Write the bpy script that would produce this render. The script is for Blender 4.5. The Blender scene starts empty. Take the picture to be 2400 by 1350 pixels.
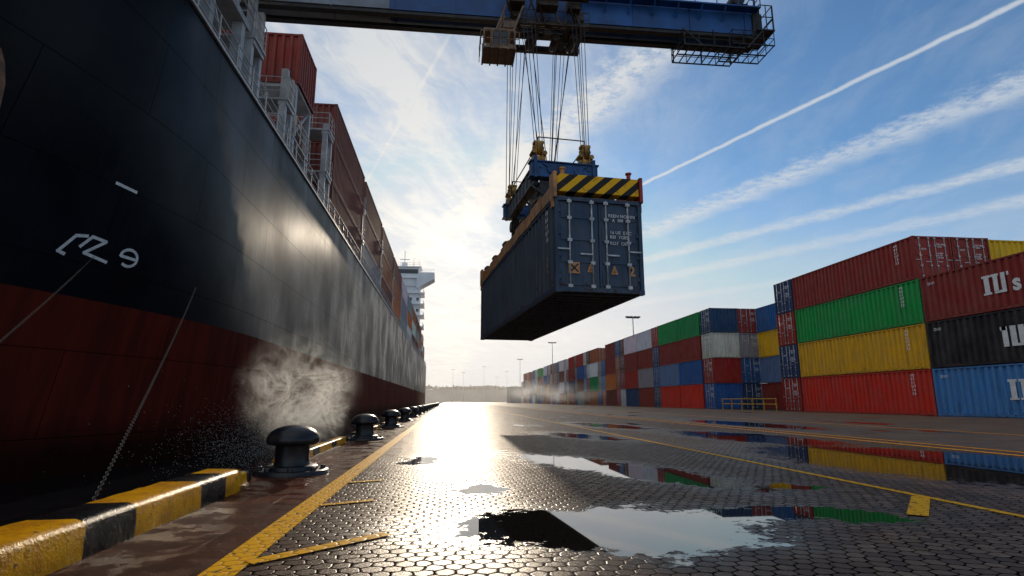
import bpy, bmesh, math, random
from mathutils import Vector, Matrix
random.seed(7)
scene=bpy.context.scene
COL=scene.collection
scene.view_settings.view_transform='Standard'
scene.view_settings.look='None'
scene.view_settings.exposure=0
# ------------------------------------------------------------------ helpers
class MB:
    def __init__(s): s.v=[];s.f=[];s.m=[];s.mi=0;s.sm=[]
    def q(s,vs,smooth=False):
        b=len(s.v); s.v+= [tuple(p) for p in vs]; s.f.append(tuple(range(b,b+len(vs)))); s.m.append(s.mi); s.sm.append(smooth)
    def box(s,x0,x1,y0,y1,z0,z1):
        b=len(s.v)
        s.v+=[(x0,y0,z0),(x1,y0,z0),(x1,y1,z0),(x0,y1,z0),(x0,y0,z1),(x1,y0,z1),(x1,y1,z1),(x0,y1,z1)]
        for f in [(0,3,2,1),(4,5,6,7),(0,1,5,4),(1,2,6,5),(2,3,7,6),(3,0,4,7)]:
            s.f.append(tuple(b+i for i in f)); s.m.append(s.mi); s.sm.append(False)
    def cyl(s,p0,p1,r,n=8,r1=None,caps=True):
        p0=Vector(p0);p1=Vector(p1); r1=r if r1 is None else r1
        d=(p1-p0); 
        if d.length<1e-6: return
        d.normalize()
        a=d.orthogonal().normalized(); c=d.cross(a)
        b=len(s.v)
        for i in range(n):
            t=2*math.pi*i/n; o=a*math.cos(t)+c*math.sin(t)
            s.v.append(tuple(p0+o*r)); s.v.append(tuple(p1+o*r1))
        for i in range(n):
            j=(i+1)%n
            s.f.append((b+2*i,b+2*j,b+2*j+1,b+2*i+1)); s.m.append(s.mi); s.sm.append(n>5)
        if caps:
            s.f.append(tuple(b+2*i for i in range(n))[::-1]); s.m.append(s.mi); s.sm.append(False)
            s.f.append(tuple(b+2*i+1 for i in range(n))); s.m.append(s.mi); s.sm.append(False)
    def beam(s,p0,p1,w,h):
        p0=Vector(p0);p1=Vector(p1);d=(p1-p0).normalized()
        up=Vector((0,0,1)) if abs(d.z)<.95 else Vector((0,1,0))
        a=d.cross(up).normalized()*w/2; c=a.cross(d).normalized()*h/2
        b=len(s.v)
        for p in (p0,p1):
            for k in ((-1,-1),(1,-1),(1,1),(-1,1)): s.v.append(tuple(p+a*k[0]+c*k[1]))
        for f in [(0,1,2,3),(7,6,5,4),(0,4,5,1),(1,5,6,2),(2,6,7,3),(3,7,4,0)]:
            s.f.append(tuple(b+i for i in f)); s.m.append(s.mi); s.sm.append(False)
    def lathe(s,prof,n=32,cx=0,cy=0):
        b=len(s.v)
        for r,z in prof:
            for i in range(n):
                t=2*math.pi*i/n; s.v.append((cx+r*math.cos(t),cy+r*math.sin(t),z))
        for k in range(len(prof)-1):
            for i in range(n):
                j=(i+1)%n
                s.f.append((b+k*n+i,b+k*n+j,b+(k+1)*n+j,b+(k+1)*n+i)); s.m.append(s.mi); s.sm.append(True)
    def add(s,o,off=0):
        b=len(s.v); s.v+=o.v
        for f,m,k in zip(o.f,o.m,o.sm): s.f.append(tuple(b+i for i in f)); s.m.append(m+off); s.sm.append(k)
    def mesh(s,name,mats):
        me=bpy.data.meshes.new(name); me.from_pydata(s.v,[],s.f)
        for m in mats: me.materials.append(m)
        me.polygons.foreach_set('material_index',s.m)
        me.polygons.foreach_set('use_smooth',s.sm)
        me.update(); return me
def mk(name,me,mats=None,parent=None,loc=(0,0,0),rz=0,bevel=0,color=None):
    if isinstance(me,MB): me=me.mesh(name,mats)
    o=bpy.data.objects.new(name,me); COL.objects.link(o)
    o.location=loc; o.rotation_euler=(0,0,rz)
    if parent: o.parent=parent
    if bevel:
        bm=o.modifiers.new('b','BEVEL'); bm.width=bevel; bm.segments=2; bm.limit_method='ANGLE'
    if color: o.color=(*color,1)
    return o
def tag(o,label,cat,group=None):
    o['label']=label;o['category']=cat
    if group:o['group']=group
def struct(o): o['kind']='structure'
# ---- nodes
def newmat(name):
    m=bpy.data.materials.new(name); m.use_nodes=True; nt=m.node_tree
    b=nt.nodes['Principled BSDF']; return m,nt,b
def L(nt,a,b): nt.links.new(a,b)
def setin(nt,sock,v):
    if isinstance(v,bpy.types.NodeSocket): L(nt,v,sock)
    else: sock.default_value=v
def mth(nt,op,a,b=None,c=None,clamp=False):
    n=nt.nodes.new('ShaderNodeMath'); n.operation=op; n.use_clamp=clamp
    setin(nt,n.inputs[0],a)
    if b is not None:setin(nt,n.inputs[1],b)
    if c is not None:setin(nt,n.inputs[2],c)
    return n.outputs[0]
def vm(nt,op,a,b=None,c=None):
    n=nt.nodes.new('ShaderNodeVectorMath'); n.operation=op
    setin(nt,n.inputs[0],a)
    if b is not None:setin(nt,n.inputs[1],b)
    if c is not None:setin(nt,n.inputs[2],c)
    return n.outputs[1] if op in('DOT_PRODUCT','LENGTH','DISTANCE') else n.outputs[0]
def noise(nt,vec,scale,detail=3,rough=.5,dist=0,col=False):
    n=nt.nodes.new('ShaderNodeTexNoise'); 
    if vec is not None:L(nt,vec,n.inputs['Vector'])
    n.inputs['Scale'].default_value=scale;n.inputs['Detail'].default_value=detail
    n.inputs['Roughness'].default_value=rough;n.inputs['Distortion'].default_value=dist
    return n.outputs['Color'] if col else n.outputs['Fac']
def mixc(nt,f,a,b,bt='MIX'):
    n=nt.nodes.new('ShaderNodeMix'); n.data_type='RGBA'; n.blend_type=bt
    setin(nt,n.inputs[0],f)
    for s,v in((6,a),(7,b)):
        if isinstance(v,tuple) and len(v)==3:v=(*v,1)
        setin(nt,n.inputs[s],v)
    return n.outputs[2]
def mixf(nt,f,a,b):
    n=nt.nodes.new('ShaderNodeMix'); n.data_type='FLOAT'
    setin(nt,n.inputs[0],f);setin(nt,n.inputs[2],a);setin(nt,n.inputs[3],b); return n.outputs[0]
def sstep(nt,v,a,b,lo=0.,hi=1.):
    n=nt.nodes.new('ShaderNodeMapRange'); n.interpolation_type='SMOOTHSTEP'
    setin(nt,n.inputs[0],v);n.inputs[1].default_value=a;n.inputs[2].default_value=b
    n.inputs[3].default_value=lo;n.inputs[4].default_value=hi; return n.outputs[0]
def sep(nt,v):
    n=nt.nodes.new('ShaderNodeSeparateXYZ');L(nt,v,n.inputs[0]);return n.outputs
def comb(nt,x,y,z):
    n=nt.nodes.new('ShaderNodeCombineXYZ')
    for i,v in enumerate((x,y,z)): setin(nt,n.inputs[i],v)
    return n.outputs[0]
def pos(nt): return nt.nodes.new('ShaderNodeNewGeometry').outputs['Position']
def objc(nt): return nt.nodes.new('ShaderNodeTexCoord').outputs['Object']
def bump(nt,h,strength,dist,bsdf):
    n=nt.nodes.new('ShaderNodeBump');setin(nt,n.inputs['Strength'],strength);n.inputs['Distance'].default_value=dist
    L(nt,h,n.inputs['Height']);L(nt,n.outputs[0],bsdf.inputs['Normal']);return n
def matte(nt,b,fac):
    """mix a matte (unglossy) share into a paint: tones down reflections at grazing angles"""
    d=nt.nodes.new('ShaderNodeBsdfDiffuse')
    if b.inputs['Base Color'].links:L(nt,b.inputs['Base Color'].links[0].from_socket,d.inputs['Color'])
    else:d.inputs['Color'].default_value=b.inputs['Base Color'].default_value
    if b.inputs['Normal'].links:L(nt,b.inputs['Normal'].links[0].from_socket,d.inputs['Normal'])
    mx=nt.nodes.new('ShaderNodeMixShader');setin(nt,mx.inputs[0],fac);L(nt,b.outputs[0],mx.inputs[1]);L(nt,d.outputs[0],mx.inputs[2])
    L(nt,mx.outputs[0],nt.nodes['Material Output'].inputs['Surface'])
def simple(name,col,rough=.5,metal=0,var=.25,scale=4,bmp=0,spec=.5):
    m,nt,b=newmat(name); v=objc(nt)
    n=noise(nt,v,scale,5,.6)
    c=mixc(nt,sstep(nt,n,.35,.7),tuple(x*(1-var) for x in col),tuple(min(1,x*(1+var)) for x in col))
    L(nt,c,b.inputs['Base Color']); L(nt,mixf(nt,n,rough*.7,min(1,rough*1.3)),b.inputs['Roughness'])
    b.inputs['Metallic'].default_value=metal; b.inputs['Specular IOR Level'].default_value=spec
    if bmp: bump(nt,noise(nt,v,scale*8,3),.4,bmp,b)
    return m
# ------------------------------------------------------------------ materials
def container_paint():
    m,nt,b=newmat('container_paint')
    oi=nt.nodes.new('ShaderNodeObjectInfo'); v=objc(nt)
    rv=vm(nt,'ADD',v,comb(nt,mth(nt,'MULTIPLY',oi.outputs['Random'],37.),0.,0.))
    n1=noise(nt,rv,.9,4,.65); st=noise(nt,vm(nt,'MULTIPLY',rv,(3.,3.,.25)),2.2,4,.6)
    base=mixc(nt,sstep(nt,n1,.3,.75),oi.outputs['Color'],mixc(nt,.2,oi.outputs['Color'],(.28,.25,.22)))
    base=mixc(nt,mth(nt,'MULTIPLY',sstep(nt,st,.46,.75),.6),base,mixc(nt,.7,oi.outputs['Color'],(.05,.03,.02)))
    sp=noise(nt,rv,9,5,.7)
    z=sep(nt,v)[2]
    lowz=sstep(nt,z,.7,.05,0,.09)
    topz=sstep(nt,z,2.2,2.55,0,.07)
    rust=sstep(nt,mth(nt,'ADD',mth(nt,'ADD',sp,lowz),topz),.63,.69)
    base=mixc(nt,mth(nt,'MULTIPLY',rust,.8),base,(.075,.028,.014))
    L(nt,base,b.inputs['Base Color']); L(nt,mixf(nt,n1,.5,.8),b.inputs['Roughness'])
    b.inputs['Specular IOR Level'].default_value=.3
    matte(nt,b,.4)
    return m
PAINT=container_paint()
GALV=simple('galvanised_steel',(.5,.5,.5),.45,.2,.3,6)
DARKSTEEL=simple('dark_steel',(.035,.032,.03),.5,.4,.4,5)
WHITEP=simple('white_lettering',(.8,.8,.78),.55,0,.12,7)
TANP=simple('tan_lettering',(.6,.28,.1),.6,0,.2,9)
GREYP=simple('ship_white_paint',(.42,.42,.42),.5,0,.25,1.2)
SUPERW=simple('superstructure_paint',(.8,.82,.84),.5,0,.08,.4)
GLASS=simple('dark_window_glass',(.02,.03,.04),.08,0,.1,1)
DECKM=simple('deck_paint',(.07,.04,.035),.6,0,.4,.6)
BLUEP=simple('crane_blue_paint',(.012,.085,.27),.4,0,.3,.8)
HBLUE=simple('head_block_blue_paint',(.012,.07,.2),.5,.0,.45,3)
GREYBOOM=simple('crane_grey_paint',(.27,.30,.34),.45,0,.3,.8)
HGREY=simple('head_block_grey_paint',(.11,.12,.13),.5,0,.4,3)
BROWNM=simple('machinery_brown',(.075,.052,.04),.55,.2,.5,3)
YELLOWM=simple('machine_yellow',(.6,.34,.03),.45,0,.4,5)
SHEAVEM=simple('greasy_sheave_yellow',(.36,.19,.03),.5,.1,.6,6)
REDM=simple('machine_red',(.35,.03,.02),.45,0,.4,5)
ORANGEB=simple('spreader_tan_paint',(.55,.24,.07),.5,0,.4,2.5)
CABM=simple('cab_brown_paint',(.22,.13,.075),.55,0,.45,3)
BLACKROPE=simple('wire_rope',(.03,.03,.032),.5,.5,.2,10)
RUSTM=simple('rusty_iron',(.2,.09,.045),.75,.2,.5,4,.02)
CHAINM=simple('chain_steel',(.10,.09,.08),.8,0,.3,9,0,.1)

def bollard_mat():
    m,nt,b=newmat('wet_bollard_paint'); v=objc(nt); n=noise(nt,v,9,6,.65)
    c=mixc(nt,sstep(nt,n,.52,.7),(.010,.011,.014),(.05,.032,.022))
    L(nt,c,b.inputs['Base Color']);L(nt,mixf(nt,n,.15,.5),b.inputs['Roughness'])
    bump(nt,noise(nt,v,30,4,.6),.35,.006,b);matte(nt,b,.2);return m
BOLL=bollard_mat()
def hazard_mat():
    m,nt,b=newmat('hazard_stripe_paint'); s=sep(nt,objc(nt))
    k=mth(nt,'SINE',mth(nt,'MULTIPLY',mth(nt,'ADD',s[0],mth(nt,'MULTIPLY',s[2],-1.15)),12.5))
    f=sstep(nt,k,-.05,.05); n=noise(nt,objc(nt),7,6,.7)
    c=mixc(nt,f,(.98,.50,.008),(.02,.018,.016)); c=mixc(nt,mth(nt,'MULTIPLY',sstep(nt,n,.54,.7),.7),c,(.1,.05,.025))
    L(nt,c,b.inputs['Base Color']);b.inputs['Roughness'].default_value=.55;b.inputs['Specular IOR Level'].default_value=.25;return m
HAZ=hazard_mat()
def kerb_mat():
    m,nt,b=newmat('striped_kerb_paint'); p=pos(nt); s=sep(nt,p)
    y=mth(nt,'ADD',s[1],mth(nt,'MULTIPLY',mth(nt,'SUBTRACT',noise(nt,p,14,3),.5),.04))
    w=mth(nt,'FLOORED_MODULO',mth(nt,'SUBTRACT',y,3.38),1.43)
    black=mth(nt,'MULTIPLY',sstep(nt,w,.515,.5),sstep(nt,w,0.,.012))
    n=noise(nt,p,6,6,.7); n2=noise(nt,p,26,5,.7)
    yc=mixc(nt,sstep(nt,n,.35,.65),(.78,.35,.003),(.5,.2,.003))
    yc=mixc(nt,sstep(nt,n2,.58,.66),yc,(.09,.05,.025))
    c=mixc(nt,black,yc,mixc(nt,sstep(nt,n2,.6,.7),(.004,.004,.005),(.06,.05,.04)))
    L(nt,c,b.inputs['Base Color']);L(nt,mixf(nt,n,.12,.45),b.inputs['Roughness']);b.inputs['Specular IOR Level'].default_value=.35
    bump(nt,mth(nt,'ADD',n2,mth(nt,'MULTIPLY',noise(nt,p,70,2),.4)),.8,.008,b);matte(nt,b,.5);return m
KERB=kerb_mat()
# ---- wet ground
ELL=[(1.05,3.85,1.0,.66,0),(2.45,4.1,.8,.34,-.15),(2.0,7.1,.5,1.95,.42),(6.4,7.4,1.7,2.8,.05),(6.7,12.6,1.0,2.6,.12),
     (3.1,13.5,.5,1.6,.3),(5.2,19,.7,2.6,.15),(10.5,20,1.,4,.0),(3.2,5.3,.4,.22,.3),(-.35,8.3,.2,.6,0),(.35,5.5,.16,.3,.2)]
def puddle(nt,p):
    nz=noise(nt,p,1.7,4,.68,0,True)
    off=vm(nt,'MULTIPLY',vm(nt,'SUBTRACT',nz,(.5,.5,.5)),(1.25,1.25,0.))
    q=vm(nt,'ADD',p,off); d=None
    for cx,cy,rx,ry,rot in ELL:
        a=vm(nt,'SUBTRACT',q,(cx,cy,0.))
        r=nt.nodes.new('ShaderNodeVectorRotate'); r.rotation_type='Z_AXIS'; L(nt,a,r.inputs['Vector']); r.inputs['Angle'].default_value=-rot
        e=vm(nt,'LENGTH',vm(nt,'MULTIPLY',r.outputs[0],(1/rx,1/ry,0.)))
        d=e if d is None else mth(nt,'MINIMUM',d,e)
    fine=noise(nt,p,9,5,.75)
    dd=mth(nt,'ADD',d,mth(nt,'MULTIPLY',mth(nt,'SUBTRACT',fine,.5),1.3))
    m1=sstep(nt,dd,1.08,.96)
    damp=sstep(nt,dd,1.9,.95)
    far=noise(nt,vm(nt,'MULTIPLY',p,(.55,.16,0.)),1.,4,.6)
    m2=mth(nt,'MULTIPLY',sstep(nt,far,.61,.65),sstep(nt,sep(nt,p)[1],10,16))
    return mth(nt,'MAXIMUM',m1,m2),damp
def hexpat(nt,p,w,ang=0):
    s=vm(nt,'MULTIPLY',p,(1/w,1/w,0.))
    s=vm(nt,'ADD',s,vm(nt,'MULTIPLY',vm(nt,'SUBTRACT',noise(nt,p,5.,3,.65,0,True),(.5,.5,.5)),(.8,.8,0.)))
    s=vm(nt,'ADD',s,(500.,866.,0.))
    r=(1.,1.7320508,1.);h=(.5,.8660254,0.)
    A=vm(nt,'SUBTRACT',vm(nt,'MODULO',s,r),h)
    B=vm(nt,'SUBTRACT',vm(nt,'MODULO',vm(nt,'SUBTRACT',s,h),r),h)
    A=vm(nt,'MULTIPLY',A,(1.,1.,0.));B=vm(nt,'MULTIPLY',B,(1.,1.,0.))
    sel=mth(nt,'LESS_THAN',vm(nt,'DOT_PRODUCT',B,B),vm(nt,'DOT_PRODUCT',A,A))
    n=nt.nodes.new('ShaderNodeMix');n.data_type='VECTOR';L(nt,sel,n.inputs[0]);L(nt,A,n.inputs[4]);L(nt,B,n.inputs[5]);g=n.outputs[1]
    ab=vm(nt,'ABSOLUTE',g)
    d=mth(nt,'MAXIMUM',sep(nt,ab)[0],vm(nt,'DOT_PRODUCT',ab,(.5,.8660254,0.)))
    d=mixf(nt,.35,d,vm(nt,'LENGTH',g))
    idv=vm(nt,'SUBTRACT',s,g)
    wn=nt.nodes.new('ShaderNodeTexWhiteNoise');L(nt,vm(nt,'MULTIPLY',vm(nt,'SNAP',vm(nt,'ADD',idv,(.05,.05,0.)),(.25,.25,.25)),(1.,1.,0.)),wn.inputs['Vector'])
    return d,wn.outputs['Value'],g
PW=.1
def ground_mat(name,kind):
    m,nt,b=newmat(name); p=pos(nt); pud,damp=puddle(nt,p)
    n1=noise(nt,p,.8,5,.6); n2=noise(nt,p,55,5,.75); n3=noise(nt,p,4,5,.65)
    if kind=='hex':
        d,rid,g=hexpat(nt,p,PW)
        joint=sstep(nt,mth(nt,'ADD',d,mth(nt,'MULTIPLY',mth(nt,'SUBTRACT',n2,.5),.06)),.43,.48)
        col=mixc(nt,rid,(.065,.042,.03),(.20,.135,.095))
        col=mixc(nt,sstep(nt,n1,.4,.65),col,mixc(nt,.5,col,(.11,.05,.028)))
        col=mixc(nt,mth(nt,'MULTIPLY',sstep(nt,n2,.45,.7),.6),col,(.02,.014,.010))
        col=mixc(nt,joint,col,(.004,.003,.002))
        dome=mth(nt,'MULTIPLY',sstep(nt,d,.38,.5),-.65)
        h=mth(nt,'ADD',dome,mth(nt,'MULTIPLY',n2,.7)); h=mth(nt,'ADD',h,mth(nt,'MULTIPLY',rid,.3))
        rough=mixf(nt,n3,.2,.46); rough=mixf(nt,rid,rough,mth(nt,'MULTIPLY',rough,.75)); rough=mixf(nt,joint,rough,.8); dist=.0045
        mt=mth(nt,'ADD',mixf(nt,n3,.7,.5),mth(nt,'MULTIPLY',joint,.35),clamp=True)
    elif kind=='red':
        br=nt.nodes.new('ShaderNodeTexBrick');L(nt,p,br.inputs['Vector']);br.inputs['Scale'].default_value=1.;br.inputs['Brick Width'].default_value=.9;br.inputs['Row Height'].default_value=.6
        br.inputs['Mortar Size'].default_value=.008;br.inputs['Mortar Smooth'].default_value=.3
        col=mixc(nt,sstep(nt,n1,.35,.65),(.11,.03,.014),(.05,.017,.009))
        col=mixc(nt,mth(nt,'MULTIPLY',sstep(nt,n3,.45,.7),.6),col,(.014,.008,.005))
        h=mth(nt,'SUBTRACT',mth(nt,'ADD',mth(nt,'MULTIPLY',n2,.6),n3),mth(nt,'MULTIPLY',br.outputs['Fac'],.6))
        rough=mixf(nt,sstep(nt,n3,.38,.6),.1,.45);dist=.005
        mt=mixf(nt,sstep(nt,n3,.4,.55),.3,.72)
    else:
        col=mixc(nt,sstep(nt,n1,.35,.65),(.1,.07,.055),(.05,.038,.032))
        col=mixc(nt,mth(nt,'MULTIPLY',n2,.5),col,(.12,.09,.07))
        h=mth(nt,'ADD',n2,n3); rough=mixf(nt,n3,.3,.6);dist=.005
        mt=.6
    rough=mixf(nt,mth(nt,'MULTIPLY',damp,.4),rough,.16)
    rough=mixf(nt,pud,rough,.015)
    col=mixc(nt,mth(nt,'MULTIPLY',damp,.5),col,(.012,.008,.006))
    col=mixc(nt,pud,col,(.010,.008,.007))
    L(nt,col,b.inputs['Base Color']);L(nt,rough,b.inputs['Roughness'])
    s=mth(nt,'MULTIPLY',mth(nt,'SUBTRACT',1.,pud),.8)
    bump(nt,h,s,dist,b)
    L(nt,mixf(nt,pud,.2,.75),b.inputs['Specular IOR Level'])
    dry=mth(nt,'SUBTRACT',1.,mth(nt,'MULTIPLY',damp,.5))
    matte(nt,b,mth(nt,'MULTIPLY',mth(nt,'MULTIPLY',mt,dry),mth(nt,'SUBTRACT',1.,pud)))
    return m
def line_mat(name,c0):
    m,nt,b=newmat(name);p=pos(nt)
    n=noise(nt,p,30,5,.75);n1=noise(nt,p,5,4,.6);d,rid,g=hexpat(nt,p,PW)
    f=mth(nt,'ADD',sstep(nt,mth(nt,'ADD',n,mth(nt,'MULTIPLY',n1,.4)),.76,.86),mth(nt,'MULTIPLY',sstep(nt,d,.43,.48),.5),clamp=True)
    c=mixc(nt,f,c0,(.05,.035,.02))
    L(nt,c,b.inputs['Base Color']);L(nt,mixf(nt,n1,.3,.55),b.inputs['Roughness']);b.inputs['Specular IOR Level'].default_value=.12
    bump(nt,mth(nt,'SUBTRACT',mth(nt,'MULTIPLY',n,.5),sstep(nt,d,.35,.5)),.6,.004,b);matte(nt,b,.6);return m
HEXM=ground_mat('wet_hexagon_pavers','hex');REDG=ground_mat('wet_red_paving','red');ASPH=ground_mat('wet_asphalt','asphalt')
LINEY=line_mat('yellow_road_paint',(.85,.40,.005));LINEO=line_mat('orange_road_paint',(.75,.30,.015))
def water_mat():
    m,nt,b=newmat('dark_harbour_water');p=pos(nt);n=noise(nt,vm(nt,'MULTIPLY',p,(1.,.6,1.)),1.2,4,.6)
    b.inputs['Base Color'].default_value=(.006,.01,.012,1);b.inputs['Roughness'].default_value=.08
    bump(nt,n,.6,.15,b);return m
WATER=water_mat()
def hull_mat():
    m,nt,b=newmat('hull_paint');p=objc(nt);s=sep(nt,p)
    streak=noise(nt,vm(nt,'MULTIPLY',p,(.3,.35,.3)),.9,3,.5)
    vst=noise(nt,vm(nt,'MULTIPLY',p,(.3,1.4,.14)),2.,4,.6)
    n1=noise(nt,p,.5,5,.6);n2=noise(nt,p,5,5,.7)
    yz=comb(nt,s[1],s[2],0.)
    br=nt.nodes.new('ShaderNodeTexBrick');L(nt,yz,br.inputs['Vector']);br.inputs['Scale'].default_value=1.;br.inputs['Brick Width'].default_value=5.5;br.inputs['Row Height'].default_value=1.9
    br.inputs['Mortar Size'].default_value=.016;br.inputs['Mortar Smooth'].default_value=.6
    seam=br.outputs['Fac']
    zr=mth(nt,'ADD',s[2],mth(nt,'MULTIPLY',mth(nt,'SUBTRACT',n2,.5),.03))
    red=sstep(nt,zr,3.07,3.05)
    blk=mixc(nt,sstep(nt,n1,.4,.7),(.004,.006,.010),(.009,.011,.016))
    blk=mixc(nt,mth(nt,'MULTIPLY',sstep(nt,vst,.6,.78),.35),blk,(.04,.028,.022))
    rd=mixc(nt,sstep(nt,vst,.35,.65),(.145,.021,.013),(.085,.016,.010))
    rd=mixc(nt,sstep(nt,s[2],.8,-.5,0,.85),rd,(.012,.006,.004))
    rd=mixc(nt,mth(nt,'MULTIPLY',sstep(nt,n2,.55,.7),.3),rd,(.045,.024,.018))
    cc=mixc(nt,mth(nt,'MULTIPLY',seam,.75),mixc(nt,red,blk,rd),(.001,.001,.001))
    L(nt,cc,b.inputs['Base Color'])
    r=mixf(nt,sstep(nt,streak,.3,.7),.24,.36);r=mth(nt,'ADD',r,mth(nt,'MULTIPLY',sstep(nt,vst,.4,.7),.05));r=mth(nt,'ADD',r,mth(nt,'MULTIPLY',red,.2));L(nt,r,b.inputs['Roughness'])
    L(nt,mixf(nt,red,.2,.1),b.inputs['Specular IOR Level'])
    h=mth(nt,'ADD',mth(nt,'MULTIPLY',noise(nt,vm(nt,'MULTIPLY',p,(1.,.4,.35)),.6,2,.35),.6),mth(nt,'MULTIPLY',n2,.02))
    bump(nt,h,.22,.06,b)
    mt=mixf(nt,red,mixf(nt,sstep(nt,streak,.3,.7),.46,.62),.84)
    matte(nt,b,mth(nt,'MAXIMUM',mt,mth(nt,'MULTIPLY',seam,.85)))
    return m
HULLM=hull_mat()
EMB=simple('embankment_concrete',(.2,.19,.18),.8,0,.3,.05)
HILLM=simple('haze_tinted_vegetation',(.16,.17,.17),.9,0,.3,.02)  # distance haze is painted into this grey hill colour
FOLM=simple('distant_foliage',(.09,.1,.08),.9,0,.4,.3)

# ------------------------------------------------------------------ world
w=bpy.data.worlds.new('World');scene.world=w;w.use_nodes=True;nt=w.node_tree
EL=math.radians(16.);AZ=math.radians(.8)
SUN=Vector((math.sin(AZ)*math.cos(EL),math.cos(AZ)*math.cos(EL),math.sin(EL)))
bg=nt.nodes['Background']
sky=nt.nodes.new('ShaderNodeTexSky');sky.sky_type='NISHITA';sky.sun_disc=False;sky.sun_elevation=EL;sky.sun_rotation=AZ
sky.air_density=1.;sky.dust_density=.25;sky.ozone_density=2.
dirv=vm(nt,'NORMALIZE',nt.nodes.new('ShaderNodeTexCoord').outputs['Generated'])
s=sep(nt,dirv);z=mth(nt,'MAXIMUM',s[2],.02)
u=mth(nt,'DIVIDE',s[0],z);v=mth(nt,'DIVIDE',s[1],z);uv=comb(nt,u,v,0.)
cd=mth(nt,'MAXIMUM',vm(nt,'DOT_PRODUCT',dirv,tuple(SUN)),0.)
def fibre(sc,ang,stretch=.14):
    r=nt.nodes.new('ShaderNodeVectorRotate');r.rotation_type='Z_AXIS';L(nt,uv,r.inputs['Vector']);r.inputs['Angle'].default_value=ang
    return vm(nt,'MULTIPLY',r.outputs[0],(sc,sc*stretch,0.))
ang=-math.atan2(.33,.944)
fv=fibre(2.8,-ang,.22)
warp=vm(nt,'ADD',fv,vm(nt,'MULTIPLY',noise(nt,uv,1.2,4,.6,0,True),(1.,.6,0.)))
cir=noise(nt,warp,1.4,7,.64)
cir2=noise(nt,uv,1.2,5,.58)
puff=noise(nt,uv,18,5,.7)
left=sstep(nt,u,1.0,-.1)
c1=sstep(nt,mth(nt,'ADD',mth(nt,'ADD',cir,mth(nt,'MULTIPLY',mth(nt,'SUBTRACT',cir2,.5),.7)),mth(nt,'MULTIPLY',mth(nt,'SUBTRACT',puff,.5),.12)),.36,.70)
cloud=mth(nt,'MULTIPLY',c1,mth(nt,'ADD',mth(nt,'MULTIPLY',left,.55),.14))
cloud=mth(nt,'ADD',cloud,mth(nt,'MULTIPLY',left,.38))
def trail(nx,ny,off,wd,amt,rag,vfade=None,cob=0,core=.15,nsc=9):
    global cloud
    nn=noise(nt,uv,nsc,5,.7)
    dd=mth(nt,'ABSOLUTE',mth(nt,'ADD',mth(nt,'SUBTRACT',mth(nt,'ADD',mth(nt,'MULTIPLY',u,nx),mth(nt,'MULTIPLY',v,ny)),off),mth(nt,'MULTIPLY',mth(nt,'SUBTRACT',nn,.5),wd*rag)))
    f=sstep(nt,dd,wd,wd*core)
    tex=sstep(nt,puff,.3,.62,1-cob,1) if cob else 1.
    f=mth(nt,'MULTIPLY',mth(nt,'MULTIPLY',f,amt),tex)
    if vfade: f=mth(nt,'MULTIPLY',f,sstep(nt,v,vfade[0],vfade[1]))
    cloud=mth(nt,'ADD',cloud,f)
trail(.925,.379,1.761,.021,.72,1.4)
trail(.9377,.3475,2.237,.17,.68,1.5,None,.65,.05)
trail(.870,.4927,3.149,.14,.62,1.5,None,.5,.1,6)
trail(.866,.5,3.745,.19,.5,1.5,None,.5,.1,5)
trail(.80,.6,5.0,.24,.38,1.5,None,.4,.1,4)
trail(.951,.3095,1.016,.16,.8,1.4,(1.1,1.5),.75,.05)
trail(.948,.318,.4455,.010,.16,1.2,(1.1,1.4))
cloud=mth(nt,'MINIMUM',cloud,.92)
skyc=vm(nt,'MULTIPLY',sky.outputs[0],(.74,1.0,1.2))
skyc=vm(nt,'MINIMUM',skyc,(4.9,6.1,7.5))
hz=sstep(nt,s[2],.38,.0,0,.7)
white=mixc(nt,mth(nt,'POWER',cd,14.),(6.1,6.6,7.1),(8.6,8.2,7.6))
skyc=mixc(nt,hz,skyc,mixc(nt,mth(nt,'POWER',cd,12.),(5.7,5.9,6.2),(7.4,6.9,6.3)))
skyc=mixc(nt,cloud,skyc,white)
g2=mth(nt,'MULTIPLY',mth(nt,'POWER',cd,30.),.9);g3=mth(nt,'MULTIPLY',mth(nt,'POWER',cd,150.),2.0)
g=mth(nt,'MULTIPLY',mth(nt,'ADD',g2,g3),mth(nt,'ADD',mth(nt,'MULTIPLY',c1,.6),.6))
skyc=vm(nt,'ADD',skyc,vm(nt,'MULTIPLY',comb(nt,g,g,g),(1.,.9,.76)))
L(nt,skyc,bg.inputs['Color']);bg.inputs['Strength'].default_value=.1
sl=bpy.data.lights.new('sun','SUN');sl.energy=2.8;sl.angle=math.radians(.6);sl.color=(1,.83,.63)
so=bpy.data.objects.new('sun',sl);COL.objects.link(so);so.rotation_euler=SUN.to_track_quat('Z','Y').to_euler();so.location=(0,0,60)
# ------------------------------------------------------------------ camera
cam=bpy.data.cameras.new('camera');cam.lens=36*1350/2400;cam.sensor_width=36;cam.clip_end=6000;cam.clip_start=.05
co=bpy.data.objects.new('camera',cam);COL.objects.link(co);scene.camera=co
th=math.radians(11.1);ps=math.radians(6.22)
F=Vector((math.sin(ps)*math.cos(th),math.cos(ps)*math.cos(th),math.sin(th)))
co.location=(0,0,.8);co.rotation_euler=F.to_track_quat('-Z','Y').to_euler()
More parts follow.
